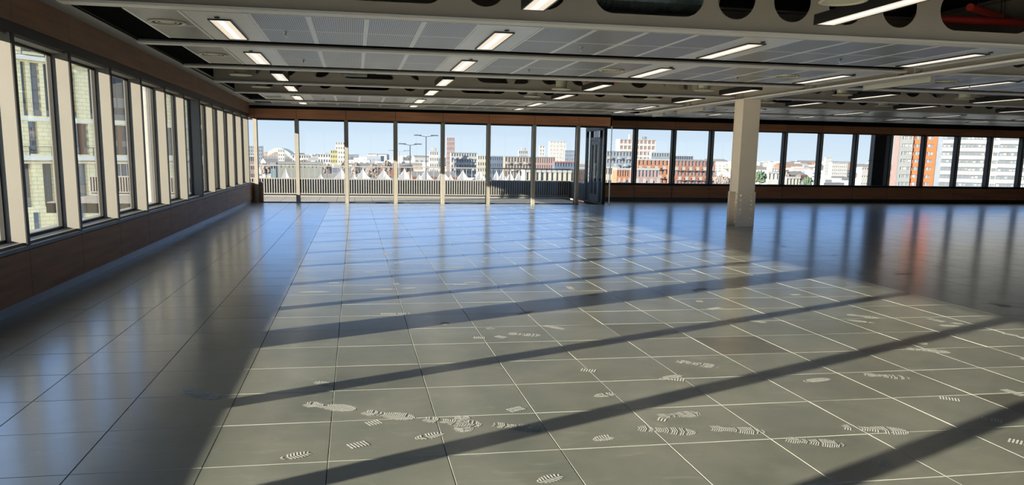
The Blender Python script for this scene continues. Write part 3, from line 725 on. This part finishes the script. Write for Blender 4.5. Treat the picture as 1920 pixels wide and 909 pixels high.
T('office_block', 896, 913, 291, 400, 'cream', 'cream block at the mullion right of the grey apartments', cols=4)
T('apartment_block', 919, 947, 292, 360, 'darkblue', 'dark blue clad block right of the cream block', cols=7, pane='paneb', cap='bluegrey')
T('apartment_block', 947, 997, 293, 350, 'tan', 'tan brick apartment block with vertical strips and balconies', cols=9, wfrac=.5, hfrac=.7, balc=3, cap='grey')
T('apartment_block', 1003, 1041, 294, 345, 'pink', 'mauve pink apartment block right of the tan one', cols=9, wfrac=.4, hfrac=.7, cap='grey')
T('office_block', 973, 990, 282, 520, 'pale', 'pale block rising behind the tan apartments', cols=5, roofbox=True)
T('tower_block', 1012, 1022, 273, 700, 'white', 'small white stepped tower left of the big white block', cols=2, wfrac=.3)
T('office_block', 1031, 1062, 265, 650, 'white', 'big plain white block highest on the central skyline', cols=5, wfrac=.2, hfrac=.25, pane='pale')
T('office_block', 1060, 1080, 281, 600, 'bluegrey', 'blue glass block right of the big white block', cols=6, wfrac=.8, pane='paneb')
T('apartment_block', 1040, 1080, 303, 330, 'darkblue', 'low dark block with a red roof below the blue glass block', cols=8, cap='red')
T('market_hall', 985, 1078, 319, 170, 'cream', 'low cream building behind the right half of the balustrade', cols=10, wfrac=.45, storey=3.5)
# --- seen through the far right windows
T('construction_tower', 1163, 1230, 261, 420, 'white', 'unfinished white and pink concrete frame tower with open floors', cols=9, wfrac=.75, hfrac=.62, pane='pink', band=None, cap='pale', roofbox=True)
T('apartment_block', 1138, 1186, 283, 330, 'bluegrey', 'blue grey apartment block at the right of the terrace door', cols=8, wfrac=.45, balc=3, cap='grey')
T('apartment_block', 1222, 1260, 285, 360, 'bluegrey', 'blue grey block right of the concrete frame tower', cols=8, wfrac=.5)
T('apartment_block', 1196, 1263, 298, 260, 'orange', 'orange brick apartment block in front of the concrete frame tower', cols=9, wfrac=.42, balc=2, cap='pale')
T('apartment_block', 1264, 1342, 299, 240, 'brick', 'long red brick apartment block with rows of balconies', cols=12, wfrac=.5, balc=2, cap='grey', pane='paneb')
T('office_block', 1266, 1300, 291, 380, 'darkblue', 'low dark blue block behind the red brick apartments', cols=8)
T('terrace_block', 1136, 1162, 312, 200, 'cream', 'curved cream low block at the right of the terrace door', cols=6, wfrac=.55)
T('terrace_block', 1157, 1185, 315, 190, 'orange', 'low orange brick block beside the cream one', cols=6, wfrac=.45, balc=2)
T('apartment_block', 1190, 1236, 315, 180, 'pink', 'low mauve and brick block before the orange apartments', cols=7, wfrac=.5, balc=2, pane='paneb')
T('house', 1441, 1463, 322, 200, 'white', 'bright white house right of the steel column', cols=3, wfrac=.4)
T('house', 1448, 1457, 313, 205, 'white', 'taller white block rising behind the bright white house', cols=2, wfrac=.3)
T('house', 1475, 1500, 331, 170, 'cream', 'cream house low in the window right of the column', cols=4)
T('tower_block', 1549, 1559, 295, 700, 'white', 'lone white tower on the right skyline', cols=3, wfrac=.3, pane='pale')
T('office_block', 1561, 1590, 304, 650, 'white', 'long low white roof right of the lone white tower', cols=8, hfrac=.3)
T('gas_holder', 1617, 1634, 313, 300, 'white', 'white round topped block left of the black clad column', cols=4, hfrac=.2)
T('tower_block', 1656, 1664, 312, 140, 'yellow', 'narrow yellow building right of the black clad column', cols=2, wfrac=.3, cap='yellow')
# the big orange, grey and white tower block
def big_tower():
    Y = 260; AL = math.radians(24); PP = at(1684, 300, Y); e0 = empty('tower_block', (PP.x, Y, 0), -AL); tag(e0, 'high tower block with orange, grey and white banded walls filling the right windows', 'building')
    def X(px):     # distance along the turned front
        d = ray(px, 300); u = Vector((math.cos(AL), -math.sin(AL)))
        # PP + u*s = d*t
        det = d.x*(-u.y)+u.x*d.y
        t = (PP.x*(-u.y)+u.x*Y)/det
        return (d.x*t-PP.x)*u.x+(d.y*t-Y)*u.y
    st = 15.05*Y/F*1.035; zref = at(1700, 347, Y).z
    segs = [(1684, 1708, 'grey', 3), (1708, 1754, 'hot', 4), (1754, 1765, 'bluegrey', 0), (1765, 1795, 'w', 4), (1795, 1852, 'w', 8), (1852, 1872, 'pale', 2), (1872, 1915, 'w', 6), (1915, 1990, 'w', 9)]
    g = MB(); pn = MB(); fr = MB(); bl = MB()
    g.box(X(1684)+.1, X(1990), 1.0, 9, GZ, 40, 'pink')
    for (p0, p1, k, n) in segs:
        x0, x1 = X(p0), X(p1)
        dy = {'grey': -.8, 'hot': 0, 'w': -.3, 'bluegrey': .2, 'pale': .2}[k]
        z = zref-8*st; i = 0
        if not n: g.box(x0, x1, dy, 1.0, GZ, 40, k); continue
        g.box(x0, x1, dy+.5, 1.0, GZ, 40, 'grey')
        while z < 39:
            if k == 'w':
                g.box(x0, x1, dy-.1, dy+.5, z+st*.52, z+st, 'pale'); pn.box(x0, x1, dy+.3, dy+.5, z, z+st*.52, 'pane')
                for c in range(n):
                    xa = x0+(c+.15)*(x1-x0)/n; xb = x0+(c+.85)*(x1-x0)/n
                    if random.random() < .4: bl.box(xa, xb, dy+.24, dy+.30, z+st*.10, z+st*(.38 if random.random() < .6 else .28), random.choice(('blind', 'paneb', 'grey', 'pale', 'bluegrey')))
                    fr.box(xb+.1, xb+.25, dy+.2, dy+.3, z, z+st*.52, 'grey')
            else:
                g.box(x0, x1, dy, dy+.5, z+st*.42, z+st, k); cw = (x1-x0)/n
                if k == 'grey': g.box(x0, x0+.5*cw, dy, dy+.5, z, z+st*.42, k)
                pn.box(x0, x1, dy+.3, dy+.5, z, z+st*.42, 'pane')
                if k == 'hot':
                    for (u, v) in ((0, .10), (.38, .62), (.86, 1)): g.box(x0+u*(x1-x0), x0+v*(x1-x0), dy, dy+.5, z, z+st*.42, k)
                for c in range(n):
                    xa = x0+(c+.2)*cw; xb = x0+(c+.8)*cw
                    if random.random() < .45: bl.box(xa, xb, dy+.24, dy+.3, z+st*.08, z+st*.34, random.choice(('blind', 'pale', 'grey')))
                    fr.box(xb+.05, xb+.2, dy+.2, dy+.3, z, z+st*.42, 'white')
            z += st; i += 1
    g.build('facade', e0); pn.build('window_bands', e0); fr.build('window_frames', e0); bl.build('blinds', e0)
big_tower()

# market canopy: pyramidal tents
tents = []
def tent(px, pyt, Y, w, k=None, spike=1.0):
    p = at(px, pyt, Y); g = MB(); h = 3.4*spike; zt = p.z; zb = zt-h; N = 5
    # concave pyramid
    def ring(t): return w/2*((1-t)**1.7*.9+.1*(1-t)), zb+h*t
    for i in range(N):
        t0, t1 = i/N, (i+1)/N; r0, z0 = ring(t0*.97+.0); r1, z1 = ring(t1*.985)
        c0 = [(-r0, -r0), (r0, -r0), (r0, r0), (-r0, r0)]; c1 = [(-r1, -r1), (r1, -r1), (r1, r1), (-r1, r1)]
        for s in range(4):
            q = (s+1) % 4
            m0 = ((c0[s][0]+c0[q][0])/2*.82, (c0[s][1]+c0[q][1])/2*.82); m1 = ((c1[s][0]+c1[q][0])/2*.82, (c1[s][1]+c1[q][1])/2*.82)
            g.poly([(*c0[s], z0), (*m0, z0), (*m1, z1), (*c1[s], z1)], 'silver'); g.poly([(*m0, z0), (*c0[q], z0), (*c1[q], z1), (*m1, z1)], 'white')
    e0 = empty('market_canopy', (p.x, Y, 0))
    g.build('canopy', e0)
    for sx in (-1, 1):
        b = MB(); b.tube((sx*w*.47, -w*.47, GZ), (sx*w*.47, -w*.47, zb), .12, 'white', n=6); b.build('pole', e0)
    e0.rotation_euler = (0, 0, 0)
    return e0
TT = [(535, 312, 112, 6, 1.3), (601, 324, 112, 7, .8), (640, 313, 128, 8, .9), (664, 325, 112, 7, .8), (680, 313, 128, 8, .9), (723, 325, 112, 7, .8), (719, 314, 128, 8, .9), (758, 314, 128, 8, .9), (786, 326, 112, 7, .8), (798, 316, 128, 8, .9),
      (830, 316, 128, 8, .9), (845, 327, 112, 7, .8), (868, 317, 128, 8, .9), (900, 318, 128, 8, .9), (905, 328, 112, 7, .8), (931, 318, 128, 7, .9), (942, 318, 122, 7, .9), (957, 319, 128, 7, .9), (973, 319, 122, 7, .9)]
front = 0; back = 0
for i, (px, py, Y, w, s) in enumerate(TT):
    o = tent(px, py, Y, 2.15 if px in (931, 942, 957, 973) else (4.0 if i == 0 else (3.15 if Y > 115 else 4.3)), spike=1.0 if i == 0 else .62)
    if i == 0: t = 'tall sharp white market tent before the long warehouse'
    elif Y < 115: front += 1; t = 'white pyramid market tent, %s in the front row' % along(front-1)
    else: back += 1; t = 'white pyramid market tent, %s in the back row' % along(back-1)
    tag(o, t, 'tent', 'white market tents')
# double-arm light masts
def mast(px, pyt, Y, arm, label):
    p = at(px, pyt, Y); e0 = empty('light_mast', (p.x, Y, GZ)); tag(e0, label, 'street light', 'double armed light masts'); H = p.z-GZ
    g = MB(); g.tube((0, 0, 0), (0, 0, H), .10, 'silver', .05, n=10); g.build('pole', e0)
    g = MB(); g.tube((-arm, 0, H+.12), (0, 0, H-.02), .03, 'silver', n=8); g.tube((arm, 0, H+.12), (0, 0, H-.02), .03, 'silver', n=8); g.build('arm', e0)
    for s in (-1, 1):
        g = MB(); g.box(s*arm-.38, s*arm+.38, -.16, .16, H+.08, H+.17, 'grey'); g.build('lamp_head', e0)
mast(769, 272, 85, .85, 'shorter double armed light mast beyond the balustrade, middle of three')
mast(799, 256, 85, .9, 'tallest double armed light mast beyond the balustrade, right of the others')
mast(748, 284, 104, 1.0, 'farthest double armed light mast, half hidden by a mullion')

# leafless and evergreen trees among the roofs
def crown_mesh(name, k, seed, n=70):
    r = random.Random(seed); g = MB()
    for i in range(n):
        t, ph = math.acos(r.uniform(-.7, 1)), r.uniform(0, 2*PI); R = .62+.3*r.random()
        c = Vector((math.sin(t)*math.cos(ph), math.sin(t)*math.sin(ph), math.cos(t)*1.05+.2))*R; s = r.uniform(.16, .30)
        g.tube(c+Vector((0, 0, -s)), c+Vector((r.uniform(-.1, .1), r.uniform(-.1, .1), s*.9)), s, k, s*.25, n=7)
    g.lathe((0, 0, 0), [(.001, -.6), (.6, -.4), (.78, .2), (.5, .8), (.001, 1.0)], k, 10)
    return g
def tree(px, pyt, Y, w, k, label, group='trees among the roofs', seed=1):
    p = at(px, pyt, Y); wr = w*Y/F/2; e0 = empty('tree', (p.x, Y, GZ)); tag(e0, label, 'tree', group); hgt = p.z-GZ
    g = crown_mesh('c', k, seed); g.v = [(v[0]*wr, v[1]*wr, hgt-wr*1.3+v[2]*wr*1.0) for v in g.v]; g.build('crown', e0)
    b = MB(); b.tube((0, 0, 0), (0, 0, hgt-wr), .25, 'twig', .12, n=8); b.build('trunk', e0)
tree(1426, 318, 150, 27, 'green', 'dark evergreen tree just right of the steel column', seed=3)
tt = [(1352, 326, 170, 26, 'twig', 'bare brown tree left of the steel column'), (1363, 330, 160, 20, 'twig', 'bare brown tree touching the left side of the steel column'), (645, 302, 230, 16, 'twig', 'bare tree below the left white tower'), (612, 305, 220, 20, 'twig', 'bare tree above the right end of the warehouse'),
      (668, 304, 240, 22, 'twig', 'bare tree right of the left white tower'), (700, 305, 250, 24, 'twig', 'bare tree left of the second terrace mullion'), (570, 298, 260, 22, 'twig', 'bare tree behind the left part of the warehouse'), (498, 303, 200, 22, 'twig', 'bare tree left of the teal unit'),
      (1515, 330, 180, 20, 'green', 'small dark tree low in the second window right of the column'), (1497, 326, 190, 18, 'twig', 'bare tree beside the cream house'), (1475, 320, 260, 24, 'twig', 'bare tree behind the bright white house'), (725, 300, 300, 20, 'twig', 'bare tree right of the third terrace mullion')]
for i, a in enumerate(tt): tree(*a, seed=10+i)

# the carpet of low buildings to the horizon
rc = random.Random(11)
def lowmesh(w, d, h, k, roof):
    g = MB(); g.box(-w/2, w/2, 0, d, 0, h, k); n = max(2, int(w/4))
    for i in range(n):
        x = -w/2+(i+.25)*w/n
        for z in [h*.25+j*3.2 for j in range(max(1, int(h/4)))]:
            if z+1.4 < h: g.box(x, x+w/n*.5, -.12, .02, z, z+1.3, 'pane')
    if roof:
        g.poly([(-w/2, 0, h), (w/2, 0, h), (w/2, d/2, h+2.5), (-w/2, d/2, h+2.5)], 'roof'); g.poly([(-w/2, d, h), (-w/2, d/2, h+2.5), (w/2, d/2, h+2.5), (w/2, d, h)], 'roof')
        g.poly([(-w/2, 0, h), (-w/2, d/2, h+2.5), (-w/2, d, h)], k); g.poly([(w/2, 0, h), (w/2, d, h), (w/2, d/2, h+2.5)], k)
    else: g.box(-w/2-.1, w/2+.1, -.1, d+.1, h, h+.4, 'pale'); g.box(-w/6, w/6, d*.3, d*.6, h+.4, h+2, 'white')
    return g
protos = []
for i in range(12):
    k = ['white', 'pale', 'cream', 'pink', 'white', 'bluegrey', 'tan', 'white', 'pale', 'brick', 'silver', 'cream'][i]
    far_ = i % 2
    o = lowmesh(rc.uniform(12, 34), rc.uniform(8, 18), rc.uniform(7, 16), k, i % 3 == 0).build('city_building'); protos.append(o)
nm = ['white flat roofed', 'pale grey', 'cream', 'pinkish', 'white', 'blue grey', 'tan', 'bright white', 'light grey', 'brick', 'silver grey', 'pale cream']
bpy.context.view_layer.update()
taken = []
for o in COL.objects:
    if o.get('category') in ('building', 'tree', 'tent'):
        pts = [c.matrix_world @ Vector(v) for c in ([o] if o.type == 'MESH' else kids(o)) for v in c.bound_box]
        if pts: taken.append((min(p.x for p in pts), max(p.x for p in pts), min(p.y for p in pts), max(p.y for p in pts)))
used = [False]*12
for band, (y0, y1, n) in enumerate(((190, 330, 40), (330, 700, 70), (700, 1500, 90), (1500, 3200, 90))):
    for j in range(n):
        ok = False
        for attempt in range(60):
            Y = rc.uniform(y0, y1); px = rc.uniform(480, 1080) if rc.random() < .55 else rc.uniform(1340, 1665)
            i = rc.randrange(12); p = at(px, 300, Y); sc = 1 if Y < 400 else 1+(Y-400)/1100
            bb = protos[i].data.vertices; wx = max(abs(v.co.x) for v in bb)*sc*1.05; wy = max(v.co.y for v in bb)*sc; q = .4*wx
            box = (p.x-wx-.4*wy, p.x+wx+.4*wy, Y-q, Y+wy+q)
            if all(box[1] < t[0] or box[0] > t[1] or box[3] < t[2] or box[2] > t[3] for t in taken): ok = True; break
        if not ok: continue
        taken.append(box)
        o = protos[i] if not used[i] else protos[i].copy()
        if used[i]: COL.objects.link(o)
        used[i] = True
        p = at(px, 300, Y); o.location = (p.x, Y, GZ+.01); sc = 1 if Y < 400 else 1+(Y-400)/1100; o.scale = (sc, sc, min(1.5, .8+Y/2600)); o.rotation_euler = (0, 0, rc.uniform(-.4, .4))
        side = 'beyond the terrace' if px < 1200 else 'beyond the far right windows'
        tag(o, '%s low building %s, %s' % (nm[i], side, ['in the near roofs', 'in the middle distance', 'far off', 'on the hazy horizon'][band]), 'building', '%s low city buildings %s, %s' % (nm[i], side, ['near', 'middle distance', 'far', 'horizon'][band]))

# ------------------------------------------------------------------ cream brick building opposite the left windows
def opposite():
    e0 = empty('brick_building', (-21.8, 53.46, 0)); ang = math.atan2(.77, .636)
    e0.rotation_euler = (0, 0, ang); tag(e0, 'cream brick apartment building with tall dark windows opposite the left wall', 'building')
    # local: +x along facade, -y faces us
    def rowfill(g, x0, x1, z0, z1, wins, k='brick2'):
        xs = x0
        for (a, b, c, d) in sorted(wins):
            if a > xs: g.box(xs, a, 0, .35, z0, z1, k)
            if c > z0: g.box(a, b, 0, .35, z0, c, k)
            if d < z1: g.box(a, b, 0, .35, d, z1, k)
            xs = b
        g.box(xs, x1, 0, .35, z0, z1, k)
    g = MB(); g.box(-14, 17, .36, 14, GZ, 11.7, 'stone')
    per = 3.10*1.0
    allw = []
    rows = []
    def W(a, b, c, d): return (a, b, c, d)
    upper = []; mid = []; low = []; low2 = []; top = []
    for base in (-12.4, -6.2, 0, 10.4):
        upper += [W(base+1.95, base+2.24, 3.6, 6.93), W(base+2.55, base+3.1, 3.6, 6.93), W(base+3.4, base+3.8, 3.6, 6.93), W(base+5.05, base+5.5, 3.6, 6.93), W(base+6.45, base+6.8, 3.6, 6.93)]
        mid += [W(base+2.16, base+2.74, 1.2, 3.25), W(base+5.1, base+6.2, 1.2, 3.25)]
        low += [W(base+1.4, base+2.1, -2.2, .58), W(base+2.87, base+3.55, -2.2, .58), W(base+4.93, base+5.95, -2.2, .58)]
        low2 += [W(base+1.25, base+1.75, -5.0, -2.55), W(base+2.05, base+2.5, -5.0, -2.55), W(base+5.0, base+5.6, -5.0, -2.55)]
        top += [W(base+2.1, base+2.8, 7.6, 9.6), W(base+3.3, base+3.9, 7.6, 9.6), W(base+5.3, base+6.0, 7.6, 9.6)]
    for s in (upper, mid, low, low2, top): s[:] = [w for w in s if not (7.3 < w[0] < 11.6) and not (7.3 < w[1] < 11.6)]
    upper += [W(8.0, 9.3, 3.6, 6.93), W(10.6, 11.5, 3.6, 6.93)]; mid += [W(8.0, 9.6, 1.2, 3.25), W(10.9, 11.5, 1.2, 3.25)]; low += [W(8.0, 9.5, -2.2, .58), W(10.4, 11.1, -2.2, .58)]; low2 += [W(8.2, 9.4, -5, -2.55)]; top += [W(8.2, 9.2, 7.6, 9.6)]
    for wins, z0, z1 in ((top, 7.4, 10.6), (upper, 3.45, 7.1), (mid, 1.1, 3.45), (low, -2.4, .8), (low2, -5.6, -2.4)): rowfill(g, -14, 17, z0, z1, wins); allw += wins
    g.box(-14, 17, 0, .35, 10.6, 11.8, 'brick2'); g.box(-14, 17, -.15, .5, 11.8, 12.0, 'stone'); g.box(-14, 17, 0, .35, GZ, -5.6, 'brick2')
    g.box(-14, 17, -.25, .4, 7.05, 7.30, 'stone'); g.box(-14, 17, -.30, .4, .80, 1.10, 'stone'); g.box(-14, 17, -.06, .4, 3.30, 3.48, 'stone'); g.box(-14, 17, -.12, .4, .62, .70, 'stone')
    g.build('facade', e0)
    for (a, b, c, d) in allw:
        n = 4 if d-c > 3 else 2
        w = MB(); w.box(a, b, .24, .30, c, d, 'pane' if random.random() < .75 else 'paneb')
        for i in range(1, n): zz = c+(d-c)*i/n; w.box(a, b, .18, .26, zz-.03, zz+.03, 'grey')
        if b-a > .6: xm = (a+b)/2; w.box(xm-.03, xm+.03, .18, .26, c, d, 'grey')
        if random.random() < .6: z0 = c+(d-c)*random.choice((.5, .25, .0)); w.box(a+.04, b-.04, .20, .235, z0+.06, z0+(d-c)*.22, random.choice(('blind', 'white', 'teal', 'pale')))
        if (c, d) == (3.6, 6.93): w.box(a, b, .1, .2, 3.6, 4.0, 'pale')
        if (c, d) == (1.2, 3.25) and b-a > 1: w.box(a+.5, a+.8, .1, .22, c, d, 'orange')
        w.build('window', e0)
    r = MB(); r.box(-14, 17, -.28, -.25, 1.64, 1.68, 'grey')
    for i in range(21): r.box(-14+1.45*i, -13.96+1.45*i, -.29, -.25, 1.1, 1.66, 'grey')
    r.box(-14, 17, -.28, -.26, 1.36, 1.38, 'grey'); r.build('ledge_railing', e0)
    r = MB(); r.box(-14, 17, -.24, -.21, 7.84, 7.88, 'grey'); r.box(-14, 17, -.24, -.22, 7.55, 7.57, 'grey')
    for i in range(21): r.box(-14+1.45*i, -13.96+1.45*i, -.24, -.2, 7.3, 7.86, 'grey')
    r.build('ledge_railing', e0)
opposite()
